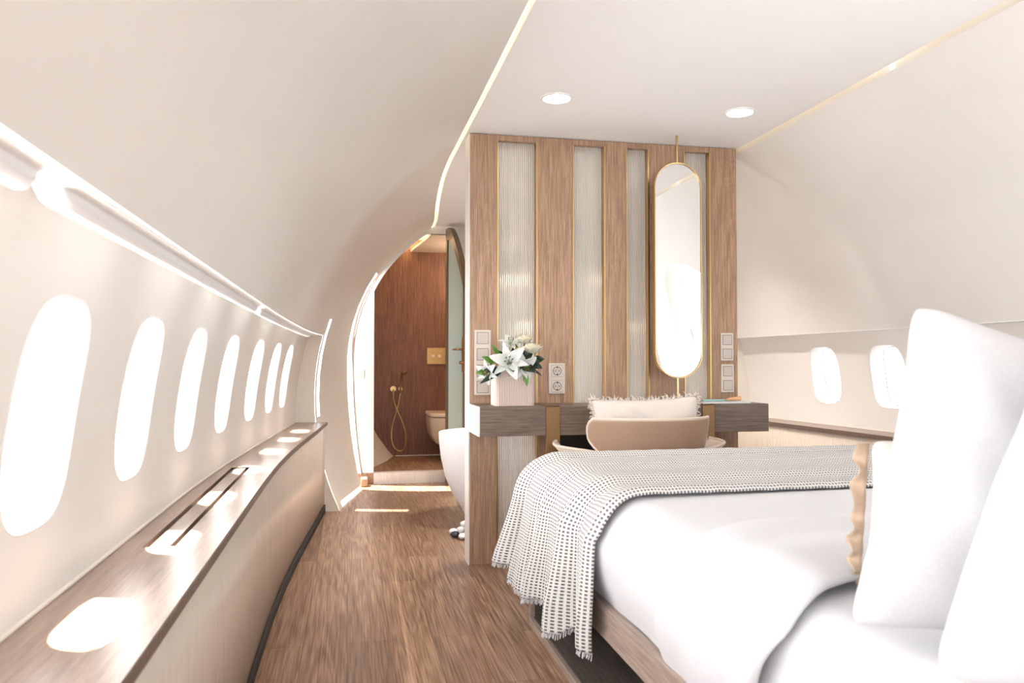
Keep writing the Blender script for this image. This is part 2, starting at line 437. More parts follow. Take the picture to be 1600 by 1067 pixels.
# arched side door opening on the right, seen only in the mirror
rows, _ = hole_ring(1.5, .93, .66, .86, 2.3, .3, 2.7, 0, 1.9, lambda y, z: hx(y, z), -1, 8)
MB().grid(rows, True).build('door_surround', 'shell', bpy.data.objects['wall_right'], smooth=True)
make_window(12, 1.5, .93, .66, .86, 2.3, hx, -1, .12)
for yy in (.31, 2.69):   # side returns between liner and recess
    rp = [(wx(yy, z) - .02, yy, z) for z in frange(0, 1.22, 8)] + [(hx(yy, z), yy, z) for z in frange(1.2, 0, 8)]
    MB().extr([mir(p, -1) for p in rp], (0, .02, 0)).build('recess_end', 'shell', bpy.data.objects['wall_right'])
# right rear (behind the camera) closed lower wall
rp = [[mir((hx(y, z), y, z), -1) for z in frange(0, 1.2, 8)] for y in frange(Y0, .3, 4)]
MB().grid(rp).build('lower_liner', 'shell', bpy.data.objects['wall_right'], smooth=True, solid=.02, off=1)
# lower outer skins behind cabinets
for side, nm, ya in ((1, 'wall_left', Y0), (-1, 'wall_right', 2.7)):
    MB().grid([[mir((wx(y, z), y, z), side) for z in frange(-.02, .5, 4)] for y in frange(ya, YE, 20)]).build('lower_skin', 'panel', bpy.data.objects[nm], smooth=True, solid=.01, off=1)
# rear wall
wb = MB().box(-.9, -.25, Y0 - .1, Y0, 0, 2.5).box(2.87, 3.6, Y0 - .1, Y0, 0, 2.5).box(-.25, 2.87, Y0 - .1, Y0, 2.05, 2.5).box(-.25, 2.87, Y0 - .1, Y0, 0, .25)
struct(wb.build('wall_back', 'shell'))

# ceiling panel with hidden warm strips
ys = frange(Y0, YB - .01, 70)
GAP = .028
top = MB(); rows = []
for y in ys:
    xl = hx(y, ZS) + GAP; xr = 2 * CX0 - xl
    rows.append([(xl, y, ZC), (xr, y, ZC), (xr, y, ZC + .02), (xl, y, ZC + .02)])
top.grid(rows, True); top.f.append((0, 1, 2, 3)); e = len(rows) * 4 - 4; top.f.append((e + 3, e + 2, e + 1, e))
ceil = struct(top.build('ceiling', 'ceiling'))
for s, lb in ((1, 'warm glowing cove light strip along the left ceiling edge'), (-1, 'warm glowing cove light strip along the right ceiling edge')):
    st = MB()
    st.grid([[mir((hx(y, ZS) + GAP + dx, y, ZC + dz), s) for dx, dz in ((.012, .021), (.027, .021), (.027, .027), (.012, .027))] for y in ys], True)
    tag(st.build('cove_light', 'led' if s > 0 else 'ledr'), lb, 'cove light')
# bath ceiling and cove
bc = MB(); rows = []
for y in frange(YB + .01, YW, 12):
    xl = hx(y, ZSB) + .10; rows.append([(xl, y, 2.09), (2 * CX0 - xl, y, 2.09), (2 * CX0 - xl, y, 2.11), (xl, y, 2.11)])
bc.grid(rows, True); bc.build('bath_ceiling', 'bathshell', ceil)
st = MB().grid([[(hx(y, ZSB) + .112 + dx, y, 2.111 + dz) for dx, dz in ((0, 0), (.03, 0), (.03, .006), (0, .006))] for y in frange(YB + .1, YW - .05, 10)], True)
tag(st.build('cove_light', 'led2'), 'bright warm cove light strip inside the wood lined bathroom ceiling', 'cove light')

# bulkhead between cabin and bathroom
def arch_top(x): return min(2.09, 1.05 + math.sqrt(max(0, 1.232 ** 2 - (x - CX0) ** 2)))
JX, JR = .205, .90
bk = MB(); y0, y1 = YB, YB + .05
def col(xa, xb, f0a, f0b, f1a, f1b):
    bk.add([(xa, y0, f0a), (xb, y0, f0b), (xb, y0, f1b), (xa, y0, f1a), (xa, y1, f0a), (xb, y1, f0b), (xb, y1, f1b), (xa, y1, f1a)],
           [(0, 1, 2, 3), (7, 6, 5, 4), (0, 4, 5, 1), (1, 5, 6, 2), (2, 6, 7, 3), (3, 7, 4, 0)])
def hull_lo_hi(x):
    R = interp(RK, YB); zc = interp(ZK, YB); d = math.sqrt(max(0, R * R - (x - CX0) ** 2)); return max(0, zc - d / .47), zc + d
xs = frange(CX0 - interp(RK, YB) + .002, JX, 10)
for a, c in zip(xs, xs[1:]): col(a, c, hull_lo_hi(a)[0], hull_lo_hi(c)[0], hull_lo_hi(a)[1], hull_lo_hi(c)[1])
xs = frange(JX, JR, 24)
for a, c in zip(xs, xs[1:]): col(a, c, arch_top(a), arch_top(c), hull_lo_hi(a)[1], hull_lo_hi(c)[1])
xs = frange(JR, CX0 + interp(RK, YB) - .002, 20)
for a, c in zip(xs, xs[1:]): col(a, c, hull_lo_hi(a)[0], hull_lo_hi(c)[0], hull_lo_hi(a)[1], hull_lo_hi(c)[1])
struct(bk.build('wall_bulkhead', 'white'))
struct(MB().box(JX + .001, JR, YB - .03, YB + .06, 0, .091).build('trim_1', 'litwood'))
wf = MB(); y = YW - .02; R = interp(RK, y); zc = interp(ZK, y)
zz = frange(0, 2.25, 40); pts = [(hx(y, z) - .015, y, z) for z in zz]; pts += [(2 * CX0 - p[0], y, p[2]) for p in pts[::-1]]
wf.extr(pts, (0, .03, 0)); struct(wf.build('wall_far', 'bathwood'))
struct(MB().box(.45, 2.2, YW - .035, YW - .02, .09, .097).build('trim_2', 'white'))
lp = bpy.data.lights.new('bath_ceiling_light', 'POINT'); lp.energy = 14; lp.color = (1, .74, .5); lp.shadow_soft_size = .06
lo = bpy.data.objects.new('bath_ceiling_light', lp); COL.objects.link(lo); lo.location = (1.25, 7.15, 1.95)

# ------------------------------------------------------------------ low cabinets with shelf (both sides)
VY0, VY1, VX0, VX1 = 1.84, 3.16, -.436, -.368
def cabinet(side, ya, nm, label, slabel):
    t = thing('low_cabinet', label, 'cabinet', mir((-.35, 2.5 if side > 0 else 4.2, 0), side))
    yv = frange(ya, YE - .02, 50)
    fr = MB().grid([[mir((interp(FK, y) - .008, y, z), side) for z in (.05, .3, .575)] for y in yv], False)
    fr.build('front_panel', 'cabfront', t, smooth=True, solid=.012, off=1)
    MB().grid([[mir((interp(FK, y) - .001, y, z), side) for z in (.0, .048)] for y in yv], False).build('skirting', 'black', t, smooth=True, solid=.012, off=1)
    sh = MB(); mp = lambda x, y, z: mir((x, y, z), side)
    ysx = sorted(set(yv + ([VY0, VY1] if side > 0 else [])))
    for a, c in zip(ysx, ysx[1:]):
        def slab(x0a, x1a, x0c, x1c, z0=.578, z1=.6):
            sh.add([mp(x0a, a, z0), mp(x1a, a, z0), mp(x1c, c, z0), mp(x0c, c, z0), mp(x0a, a, z1), mp(x1a, a, z1), mp(x1c, c, z1), mp(x0c, c, z1)],
                   [(4, 5, 6, 7), (3, 2, 1, 0), (1, 2, 6, 5), (0, 4, 7, 3)])
        xa, xc = wx(a, .6) - .005, wx(c, .6) - .005; fa, fc = interp(FK, a) + .006, interp(FK, c) + .006
        if side > 0 and VY0 - 1e-4 <= a and c <= VY1 + 1e-4:
            slab(xa, VX0, xc, VX0); slab(VX1, fa, VX1, fc)
        else: slab(xa, fa, xc, fc)
    s = sh.build('shelf_top', 'shelf', t)
    s['label'] = slabel
    ed = MB().grid([[mir((interp(FK, y) + .007 + dx, y, z), side) for dx, z in ((0, .577), (.002, .579), (.002, .598), (0, .6))] for y in yv])
    ed.build('front_edge', 'desk', t)
    # thin pale bead where shelf meets the wall
    MB().tube([mir((wx(y, .605) + .002, y, .603), side) for y in yv], .004, 6).build('bead', 'cream', t)
    if side > 0:
        MB().box(VX0 - .01, VX1 + .01, VY0 - .01, VY1 + .01, .50, .505).box(VX0 - .004, VX0, VY0, VY1, .5, .58).box(VX1, VX1 + .004, VY0, VY1, .5, .58).build('vent_well', 'dark', t)
        MB().box(VX0 + .012, VX1 - .014, VY0 + .008, VY1 - .008, .575, .598).build('vent_cover', 'shelf', t)
    return t
cabinet(1, Y0, 'l', 'long low cabinet with brown vented shelf top under the left row of windows', 'brown wood grain shelf with a slotted air vent')
cabinet(-1, 2.72, 'r', 'low cream cabinet with thin brown sill under the right windows, beyond the bed', 'thin brown sill')

# light covers under the left ledge
cov = [(-1.2, .1), (.0, .80), (.832, 2.58), (2.64, 5.0)]
for i, (a, c) in enumerate(cov[1:]):
    mb = MB(); rows = []
    r = .016
    for y in frange(a, c, 50):
        e = min(y - a, c - y); k = 1 if e > r else math.sqrt(max(0.02, 1 - (1 - e / r) ** 2))
        xi = hx(y, ZL) - .012; xo = xi - .028; zb_ = 1.188 - .031 * k
        rows.append([(xi, y, zb_ + .008 * k), (xi - .008, y, zb_), (xo + .01, y, zb_), (xo, y, zb_ + .008 * k), (xo, y, 1.2), (xi, y, 1.188)])
    mb.grid(rows, True); mb.f.append(tuple(range(6))); e = len(rows) * 6 - 6; mb.f.append(tuple(range(e, e + 6)))
    tag(mb.build('light_cover', 'lens', None, bevel=.003),
        ['white rounded light cover under the left ledge, nearest and cut by the frame', 'longest white rounded light cover under the left ledge', 'farthest white light cover under the left ledge, near the recess end'][i], 'light cover', 'light covers under the left ledge')

# ------------------------------------------------------------------ partition screen
PY, PZ = 3.871, ZC - .003
sc = thing('partition_screen', 'floor to ceiling wooden slat screen with ribbed glass strips behind the desk', 'partition', (1.31, 3.93, 0))
bars = [(.586, .727), (.936, 1.122), (1.297, 1.411), (1.538, 1.732), (1.884, 2.036)]
T = .13
for i, (a, c) in enumerate(bars):
    MB().box(a + (.004 if i == 0 else 0), c, PY, PY + T, 0, PZ).build('wood_bar', 'bar', sc, bevel=.0015)
e_ = MB().box(.584, .5895, PY + .001, PY + T, 0, PZ).build('end_panel', 'litwood', sc); e_['label'] = 'end face with daylight painted into its pale colour'
gaps = [(.727, .936), (1.122, 1.297), (1.411, 1.538), (1.732, 1.884)]
for a, c in gaps:
    MB().box(a, c, PY + .004, PY + T, PZ - .028, PZ).build('head_rail', 'bar', sc)
    MB().box(a, c, PY + .02, PY + T, 0, .035).build('bottom_rail', 'beddark', sc)
    tr = MB().box(a, a + .006, PY - .002, PY + .028, .03, PZ - .028).box(c - .006, c, PY - .002, PY + .028, .03, PZ - .028)
    tr.build('gold_trim', 'gold', sc)
    gb = MB(); n = max(6, round((c - a - .016) / .0105)); rows = []
    x0 = a + .008; wd = (c - a - .016) / n; front = []
    for k in range(n):
        for q in range(5):
            t = PI * (q + .0) / 5; front.append((x0 + (k + (1 - math.cos(t)) / 2) * wd, PY + .038 - .006 * math.sin(t)))
    front.append((x0 + n * wd, PY + .038))
    prof = front + [(x0 + n * wd, PY + .044), (x0, PY + .044)]
    for z in (.03, PZ - .028): rows.append([(p[0], p[1], z) for p in prof])
    gb.grid(rows, True); gb.build('ribbed_glass', 'fluted', sc)

# desk
dk = thing('vanity_desk', 'brown wood grain floating desk with gold bands mounted on the slat screen', 'desk', (1.31, 3.7, .65))
DX0, DX1, DY0, DZ0, DZ1 = .586, 2.04, 3.565, .66, .797
dgx = [(.585, .586)]
G1 = (.902, .968); G2 = (1.685, 1.748)
for a, c in ((DX0 + .004, G1[0]), (G1[1], G2[0]), (G2[1], DX1)):
    MB().box(a, c, DY0, PY - .001, DZ0, DZ1 - (0 if a != G1[1] else .002)).build('desk_box', 'desk', dk, bevel=.0015)
o = MB().box(DX0 - .002, DX0 + .004, DY0, PY - .001, DZ0, DZ1).build('end_panel', 'litwood', dk); o['label'] = 'end face with daylight painted into its pale colour'
for a, c in (G1, G2):
    o = MB().box(a, c, DY0 - .006, DY0 + .012, 0, DZ1 + .001).box(a, c, DY0 - .006, PY - .002, DZ1 - .004, DZ1 + .001).box(a, c, DY0 + .0, PY - .002, DZ0, DZ1 - .004).build('gold_band_leg', 'goldpaint', dk, bevel=.001)
MB().box(1.0, 1.66, PY - .012, PY - .002, 0.02, DZ0).build('modesty_panel', 'dark', dk)

# switches and sockets
def gang(name, x0, x1, z0, z1, n, kind, label, cat):
    t = thing(name, label, cat, ((x0 + x1) / 2, PY, z0))
    MB().box(x0, x1, PY - .010, PY - .0005, z0, z1).build('face_plate', 'plate', t, bevel=.003)
    h = (z1 - z0) / n
    for k in range(n):
        cz = z0 + (k + .5) * h; cx = (x0 + x1) / 2; r = min(x1 - x0, h) * .34
        if kind == 'switch':
            MB().box(cx - r - .002, cx + r + .002, PY - .0108, PY - .009, cz - r - .002, cz + r + .002).build('shadow_gap', 'pebbled', t)
            rk = MB(); rk.add([(cx - r, PY - .0112, cz - r), (cx + r, PY - .0112, cz - r), (cx + r, PY - .0118, cz + r), (cx - r, PY - .0118, cz + r), (cx - r, PY - .009, cz - r), (cx + r, PY - .009, cz - r), (cx + r, PY - .009, cz + r), (cx - r, PY - .009, cz + r)],
                  [(0, 1, 2, 3), (7, 6, 5, 4), (0, 4, 5, 1), (1, 5, 6, 2), (2, 6, 7, 3), (3, 7, 4, 0)]); rk.build('rocker', 'plate2', t)
        else:
            MB().box(cx - r - .003, cx + r + .003, PY - .0106, PY - .009, cz - r - .003, cz + r + .003).build('shadow_gap', 'pebbled', t)
            q = MB().box(cx - r - .002, cx + r + .002, PY - .0125, PY - .009, cz - r - .002, cz + r + .002).build('socket_insert', 'plate', t)
            MB().disc((cx, PY - .0126, cz), (0, -1, 0), r * .86, .0004, 28).build('socket_rim', 'pebbled', q)
            MB().disc((cx, PY - .0130, cz), (0, -1, 0), r * .76, .0004, 28).build('socket_well', 'plate2', q)
            for dx in (-.0095, .0095): MB().disc((cx + dx, PY - .0134, cz), (0, -1, 0), .0027, .0006, 12).build('pin_hole', 'dark', q)
            for za, zb in ((.55, .85), (-.85, -.55)): MB().box(cx - .003, cx + .003, PY - .0142, PY - .0134, cz + r * za, cz + r * zb).build('earth_clip', 'dark', q)
    return t
gang('light_switch', .612, .694, .838, 1.163, 4, 'switch', 'tall four gang switch plate partly hidden behind the flowers', 'light switch')
gang('power_socket', .993, 1.078, .842, .997, 2, 'socket', 'double power socket plate on the second wooden bar', 'power socket')
gang('light_switch', 1.936, 2.008, 1.010, 1.158, 2, 'switch', 'upper of the two double switch plates on the right bar', 'light switch')
gang('light_switch', 1.937, 2.009, .842, .992, 2, 'switch', 'lower of the two double switch plates on the right bar', 'light switch')
t = thing('light_switch', 'small white switch on the white wall beside the bathroom opening', 'light switch', (.09, YB, .84))
MB().box(.045, .125, YB - .010, YB - .0005, .86, .94).build('face_plate', 'white', t, bevel=.003)
MB().box(.060, .110, YB - .013, YB - .009, .875, .925).build('rocker', 'plate', t, bevel=.002)

# mirror
MX, MY, MZ0, MZ1, MW = 1.626, 3.713, .921, 2.012, .1275
mi = thing('pill_mirror', 'tall pill shaped mirror in thin gold frame on a ceiling pole above the desk', 'mirror', (MX, MY, DZ1))
def pill(w, z0, z1, n=20):
    p = []
    for k in range(n + 1): t = PI * k / n; p.append((MX + w * math.cos(t), z1 - w + w * math.sin(t)))
    for k in range(n + 1): t = PI + PI * k / n; p.append((MX + w * math.cos(t), z0 + w + w * math.sin(t)))
    return p
MB().extr([(x, MY - .010, z) for x, z in pill(MW - .006, MZ0 + .006, MZ1 - .006)], (0, .008, 0)).build('mirror_glass', 'mirror', mi)
MB().extr([(x, MY - .002, z) for x, z in pill(MW - .001, MZ0 + .001, MZ1 - .001)], (0, .012, 0)).build('backing', 'dark', mi)
fr = MB(); rows = []
for (x, z), (x2, z2) in zip(pill(MW - .005, MZ0 + .005, MZ1 - .005), pill(MW, MZ0, MZ1)):
    rows.append([(x, MY - .016, z), (x2, MY - .016, z2), (x2, MY + .014, z2), (x, MY + .014, z)])
rows.append(rows[0]); fr.grid(rows, True); fr.build('frame', 'gold', mi)
MB().tube([(MX, MY, MZ1 - .005), (MX, MY, ZC)], .0055, 12).build('pole', 'gold', mi)
MB().tube([(MX, MY, MZ0 + .003), (MX, MY, DZ1)], .0055, 12).build('pole', 'gold', mi)

# downlights
for (x, y), lb in zip(((.881, 3.285), (1.756, 3.30)), ('round white recessed ceiling downlight, the left one', 'round white recessed ceiling downlight, the right one near the mirror pole')):
    t = thing('downlight', lb, 'ceiling light', (x, y, ZC), 'ceiling downlights')
    MB().lathe([(.058, -.0005), (.060, -.006), (.068, -.005), (.070, 0)], (x, y, ZC), 40).build('rim', 'white', t, smooth=True)
    MB().disc((x, y, ZC - .003), (0, 0, 1), .058, .002, 40).build('diffuser', 'lamp', t)
    d = bpy.data.lights.new('downlight_beam', 'SPOT'); d.energy = 14; d.spot_size = math.radians(110); d.spot_blend = .8; d.color = (1, .93, .85); d.shadow_soft_size = .05
    s = bpy.data.objects.new('downlight_beam', d); COL.objects.link(s); s.location = (x, y, ZC - .02)

for x in (1.15, 1.95):  # added spots without fixtures, brighten the zone behind the ribbed glass
    d = bpy.data.lights.new('added_tub_spot', 'SPOT'); d.energy = 85; d.spot_size = math.radians(115); d.spot_blend = .6; d.color = (1, .95, .88); d.shadow_soft_size = .05
    s = bpy.data.objects.new('added_tub_spot', d); COL.objects.link(s); s.location = (x, 4.75, ZC - .02)

# ------------------------------------------------------------------ bed
BX0, BX1, BY0, BY1 = .70, 2.50, .72, 3.0
bd = thing('platform_bed', 'low wooden platform bed base with open shelf in painted dark shade along its side', 'bed', (1.6, 1.9, 0))
MB().box(BX0 - .018, BX1, BY0 - .1, BY1 - .04, 0, .028).build('bottom_board_edge', 'bedwood', bd, bevel=.001)
MB().box(BX0 - .005, BX1 - .02, BY0 - .1, BY1 - .06, .0285, .033).build('bottom_board', 'beddark', bd)
MB().box(BX0 - .018, BX0 + .0, BY1 - .058, BY1 - .04, .028, .23).build('foot_board_edge', 'bedwood', bd)
MB().box(BX0 + .0, BX1, BY1 - .058, BY1 - .04, .033, .23).build('foot_board', 'beddark', bd)
MB().box(BX0 + .45, BX0 + .47, BY0 - .1, BY1 - .06, .033, .23).build('inner_panel', 'beddark', bd)
MB().box(BX0 + .008, BX0 + .035, BY0 - .1, BY1 + .04, .222, .312).box(BX0 + .035, BX1, BY1 + .01, BY1 + .04, .222, .312).box(BX1 - .03, BX1, BY0 - .1, BY1 + .01, .222, .312).build('side_rail', 'bedwood', bd, bevel=.002)
MB().box(BX0 + .035, BX1 - .03, BY0 - .1, BY1 + .01, .24, .305).build('slat_deck', 'bedwood', bd)
MB().box(BX0 + .004, BX1, BY0 - .18, BY0 - .1, 0, .90).build('headboard', 'linen', bd, bevel=.02)

def rbox(x0, x1, y0, y1, z0, z1, r, nx=10, ny=26):
    """soft cushion-like block as a loft of rounded sections along y"""
    mb = MB(); rows = []
    def sec(inset, y):
        p = []; a, c, e, f = x0 + inset, x1 - inset, z0 + inset * .5, z1 - inset
        for (cx, cz, t0) in ((c - r, f - r, 0), (a + r, f - r, PI / 2), (a + r, e + r, PI), (c - r, e + r, 1.5 * PI)):
            for k in range(7): t = t0 + PI / 2 * k / 6; p.append((cx + r * math.cos(t), y, cz + r * math.sin(t)))
        return p
    for k in range(7): t = PI / 2 * k / 6; rows.append(sec(r * .8 * (1 - math.sin(t)), y0 + r * (1 - math.cos(t))))
    for k in range(1, ny): rows.append(sec(0, lerp(y0 + r, y1 - r, k / ny)))
    for k in range(7): t = PI / 2 * (1 - k / 6); rows.append(sec(r * .8 * (1 - math.sin(t)), y1 - r * (1 - math.cos(t))))
    mb.grid(rows, True); n = len(rows[0]); mb.f.append(tuple(range(n))); e = (len(rows) - 1) * n; mb.f.append(tuple(range(e, e + n)))
    return mb
tag(rbox(BX0 + .022, BX1 - .02, BY0 - .09, BY1 + .025, .312, .586, .09).build('mattress', 'sheet', None, smooth=True), 'thick mattress under a white fitted sheet on the platform bed', 'mattress')

# cloth lying over the left edge of the bed: cross-section path (x,z) by arc length
def edge_path(top, xl, rr, zb, flare, xr=2.46):
    """returns list of (x, z, nx, nz) from the right across the top, round the left corner and down"""
    p = []
    for k in range(40): x = lerp(xr, xl + rr, (k / 40)); p.append((x, top, 0, 1))
    for k in range(11): t = PI / 2 + PI / 2 * k / 10; p.append((xl + rr + rr * math.cos(t), top - rr + rr * math.sin(t), math.cos(t), math.sin(t)))
    for k in range(1, 31):
        q = k / 30; p.append((xl + flare * q ** 1.3, lerp(top - rr, zb, q), -1, 0))
    return p
def hsh(a): return math.sin(a * 12.9898) * 43758.5453 % 1
def cloth(ya, yb, ny, top, xl, rr, zb, flare, disp, ymap=None, zbf=None):
    mb = MB(); rows = []; mb.uv = []
    for j in range(ny + 1):
        v = j / ny; y = lerp(ya, yb, v); row = []; zbb = zbf(v) if zbf else zb
        P = edge_path(top, xl, rr, zbb, flare(v) if callable(flare) else flare); s = 0; pr = None
        for i, (x, z, nx, nz) in enumerate(P):
            if pr: s += math.hypot(x - pr[0], z - pr[1])
            pr = (x, z)
            d = disp(i / (len(P) - 1), v, x, z); yy = ymap(i / (len(P) - 1), v, y, x, z) if ymap else y
            row.append((x + nx * d, yy, z + nz * d)); mb.uv.append((s, y))
        rows.append(row)
    mb.grid(rows); return mb
# duvet / top sheet
def dv(u, v, x, z):
    side = 1 if x < .76 and z < .56 else 0
    return .004 * math.sin(v * 9 + x * 3) + .0025 * math.sin(v * 31 + u * 9) + (.010 * math.sin((.56 - z) / .25 * PI) if side else 0) + .006 * math.exp(-((v - .02) / .02) ** 2) * 0
du = cloth(1.50, BY1 + .038, 60, .603, BX0 + .002, .125, .30, .045, dv)
D = tag(du.build('duvet', 'sheet', None, smooth=True, solid=.008, off=1), 'smooth white duvet tucked over the bed between throw and pillows', 'duvet')
# turned-down band
def tdy(u, v, y, x, z):
    sl = -.13 * math.exp(-((x - .70) / .22) ** 2) * (1 if z > .5 else 1)
    base = y + sl * (1 if z > .55 else max(0, 1 - (.55 - z) / .12) * 1.0)
    if z <= .55: base = y - .13 + .13 * min(1, (.55 - z) / .2)
    return base
def tdd(u, v, x, z):
    sag = .012 * math.sin(min(1, max(0, (x - .8) / .5)) * PI) if z > .58 else 0
    e = math.sin(max(0, min(1, v)) * PI) ** .35
    return -.006 + .020 * e + .006 * math.sin(v * 11 + x * 5) * e + .003 * math.sin(x * 17 + v * 5) + (.008 * math.sin((.56 - z) / .25 * PI) if z < .56 and x < .8 else 0)
td = cloth(1.33, 1.76, 30, .612, BX0 - .004, .128, .285, .05, tdd, tdy)
td.build('turned_down_fold', 'sheet', D, smooth=True, solid=.012, off=1)

# waffle throw
def fold(v): return (math.sin(v * 2 * PI * 4.2 + .6) + .5 * math.sin(v * 2 * PI * 7.3 + 1.9))
def thd(u, v, x, z):
    top = z > .6
    k = .009 if top and x > .85 else lerp(.009, .024, min(1, max(0, (.62 - z) / .40)))
    q = min(1, max(0, (.60 - z) / .35)); return (.019 + .018 * q + (k + .010 * q) * fold(v)) * min(1, .45 + v / .06) + .0012 * math.sin(x * 60 + v * 9)
def thy(u, v, y, x, z):
    q = max(0, min(1, (.62 - z) / .45))
    return y + q * (.07 * v + .02) + .012 * math.sin(v * 25 + z * 9) * q - .05 * math.exp(-((x - .70) / .08) ** 2) * (1 - v) * (1 if z > .5 else .6)
def hem(v): return .188 + .02 * math.sin(v * 17) - .02 * v + .018 * (hsh(int(v * 9)) - .5) + (.06 if v > .8 else 0) * (v - .8) * 5 + .004 * math.sin(v * 400)
th = cloth(2.14, BY1 + .07, 120, .608, BX0 - .006, 0.13, .15, lambda v: lerp(.012, -.045, v), thd, thy, hem)
TH = tag(th.build('throw_blanket', 'throw', None, smooth=True, solid=.006, off=1), 'grey and white waffle knit throw draped over the foot of the bed', 'throw')
fg = MB()
nrow = 71 + 10
base = [th.v[(j + 1) * 81 - 1] for j in range(121)] if len(th.v) == 121 * 81 else [th.v[(j + 1) * (len(th.v) // 121) - 1] for j in range(121)]
for j in range(120):
    for q in range(3):
        p = Vector(base[j]).lerp(Vector(base[j + 1]), q / 3)
        fg.tube([p + Vector((0, 0, .004)), p + Vector((-.003 + random.uniform(-.004, .004), random.uniform(-.005, .005), -.012 - random.random() * .008))], .0016, 4, False)
o = fg.build('fringe', 'linen', TH); o['kind'] = 'stuff'

# pillows
def pillow(name, W_, H, Tk, mname, label, loc, rot, cat='pillow', pin=.06, seed=0, pw=2.4, trim=None, wr=.006):
    n = 36; mb = MB(); rnd = random.Random(seed); ph = [rnd.uniform(0, 6) for _ in range(6)]
    fr_, bk_ = [], []
    for j in range(n + 1):
        rf, rb = [], []
        for i in range(n + 1):
            u = -1 + 2 * i / n; v = -1 + 2 * j / n
            x = u * W_ / 2 * (1 - pin * (1 - abs(v) ** 2.0) * abs(u)); z = v * H / 2 * (1 - pin * (1 - abs(u) ** 2.0) * abs(v))
            cr = max(0, abs(u) + abs(v) - 1.80) / .2; x *= 1 - .045 * cr ** 1.5; z *= 1 - .055 * cr ** 1.5
            e = ((1 - abs(u) ** pw) * (1 - abs(v) ** pw)); e = max(e, 0) ** .5
            wv = wr * (math.sin(u * 5 + ph[0] + v * 3) + .7 * math.sin(v * 8 + ph[1] - u * 4) + .5 * math.sin(u * 13 + v * 11 + ph[2])) * e
            edge = .35 + .65 * (1 - max(abs(u), abs(v)))
            rf.append((x, -Tk / 2 * e + wv - .002, z)); rb.append((x, Tk / 2 * e + wv + .002, z))
        fr_.append(rf); bk_.append(rb)
    mb.grid(fr_); mb.grid(bk_, flip=True)
    # close the rim
    for a, c in ((fr_[0], bk_[0]), (fr_[-1], bk_[-1]), ([r[0] for r in fr_], [r[0] for r in bk_]), ([r[-1] for r in fr_], [r[-1] for r in bk_])):
        mb.grid([a, c])
    o = mb.build(name, mname, None, smooth=True, sub=1)
    o.location = loc; o.rotation_euler = rot
    tag(o, label, cat); ORIG[o.name] = (0, 0, 0)
    return o
ZT = .59
P1 = pillow('pillow', .66, .48, .17, 'linen', 'large white linen pillow standing upright at the head of the bed', (1.06, 1.01, ZT + .205), (math.radians(4), math.radians(11), math.radians(3)), seed=3, pin=.09)
P2 = pillow('pillow', .66, .50, .18, 'linen', 'blurred white pillow nearest the camera at the bottom right corner', (1.02, .775, ZT + .19), (math.radians(6), math.radians(19), math.radians(5)), seed=8, pin=.07)
P3 = pillow('ruffled_pillow', .44, .26, .12, 'beige', 'small beige pillow with tan ruffled edge in front of the big white pillow', (1.125, 1.215, ZT + .12), (math.radians(-6), math.radians(7), math.radians(-12)), seed=5, pin=.05)
def ruffle(par, W_, H, wd, mname, seedv, amp=.012, nfold=30, name='ruffle'):
    mb = MB(); rows = []; N = 260
    per = 2 * (W_ + H)
    for k in range(N + 1):
        s = per * k / N; q = s % per
        if q < W_: p = (-W_ / 2 + q, H / 2); nn = (0, 1)
        elif q < W_ + H: p = (W_ / 2, H / 2 - (q - W_)); nn = (1, 0)
        elif q < 2 * W_ + H: p = (W_ / 2 - (q - W_ - H), -H / 2); nn = (0, -1)
        else: p = (-W_ / 2, -H / 2 + (q - 2 * W_ - H)); nn = (-1, 0)
        cn = 1.0
        row = []
        for r in range(5):
            d = r / 4 * (.12 if q < W_ else 1); a = amp * d * math.sin(2 * PI * nfold * k / N + 1.4 * math.sin(k * .11 + seedv)); dd = wd * (d + .12 * math.sin(k * .37) * d)
            c = Vector((p[0], p[1])).normalized() * .35 + Vector(nn) * .75
            row.append((p[0] * .965 + c[0] * dd, a + .022 + .004 * math.sin(k * .9) * d, p[1] * .955 + c[1] * dd))
        rows.append(row)
    mb.grid(rows); o = mb.build(name, mname, None, smooth=True, solid=.0015); o.parent = par
    return o
ruffle(P3, .44, .245, .022, 'ruffle', 1.0)

# ------------------------------------------------------------------ chair
ch = thing('tub_chair', 'tan moulded shell chair tucked under the desk behind the bed', 'chair', (1.34, 3.45, 0))
cxc, cyc = 1.335, 3.47
def shell_pt(ph, h, r_add=0):
    """ph angle round the seat measured from the back (-Y) direction; h 0..1 from seat to rim"""
    aw = abs(ph)
    top = .765 if aw < .95 else lerp(.765, .62, min(1, (aw - .95) / .12)) if aw < 1.07 else lerp(.62, .64, (aw - 1.07) / .9)
    rx = lerp(.20, .30, h ** .6) + r_add; ry = lerp(.18, .255, h ** .6) + r_add
    if aw >= 1.07: rx += .10 * h * min(1, (aw - 1.07) / .25)
    z = lerp(.43, top, h)
    return (cxc + rx * math.sin(ph), cyc - ry * math.cos(ph), z)
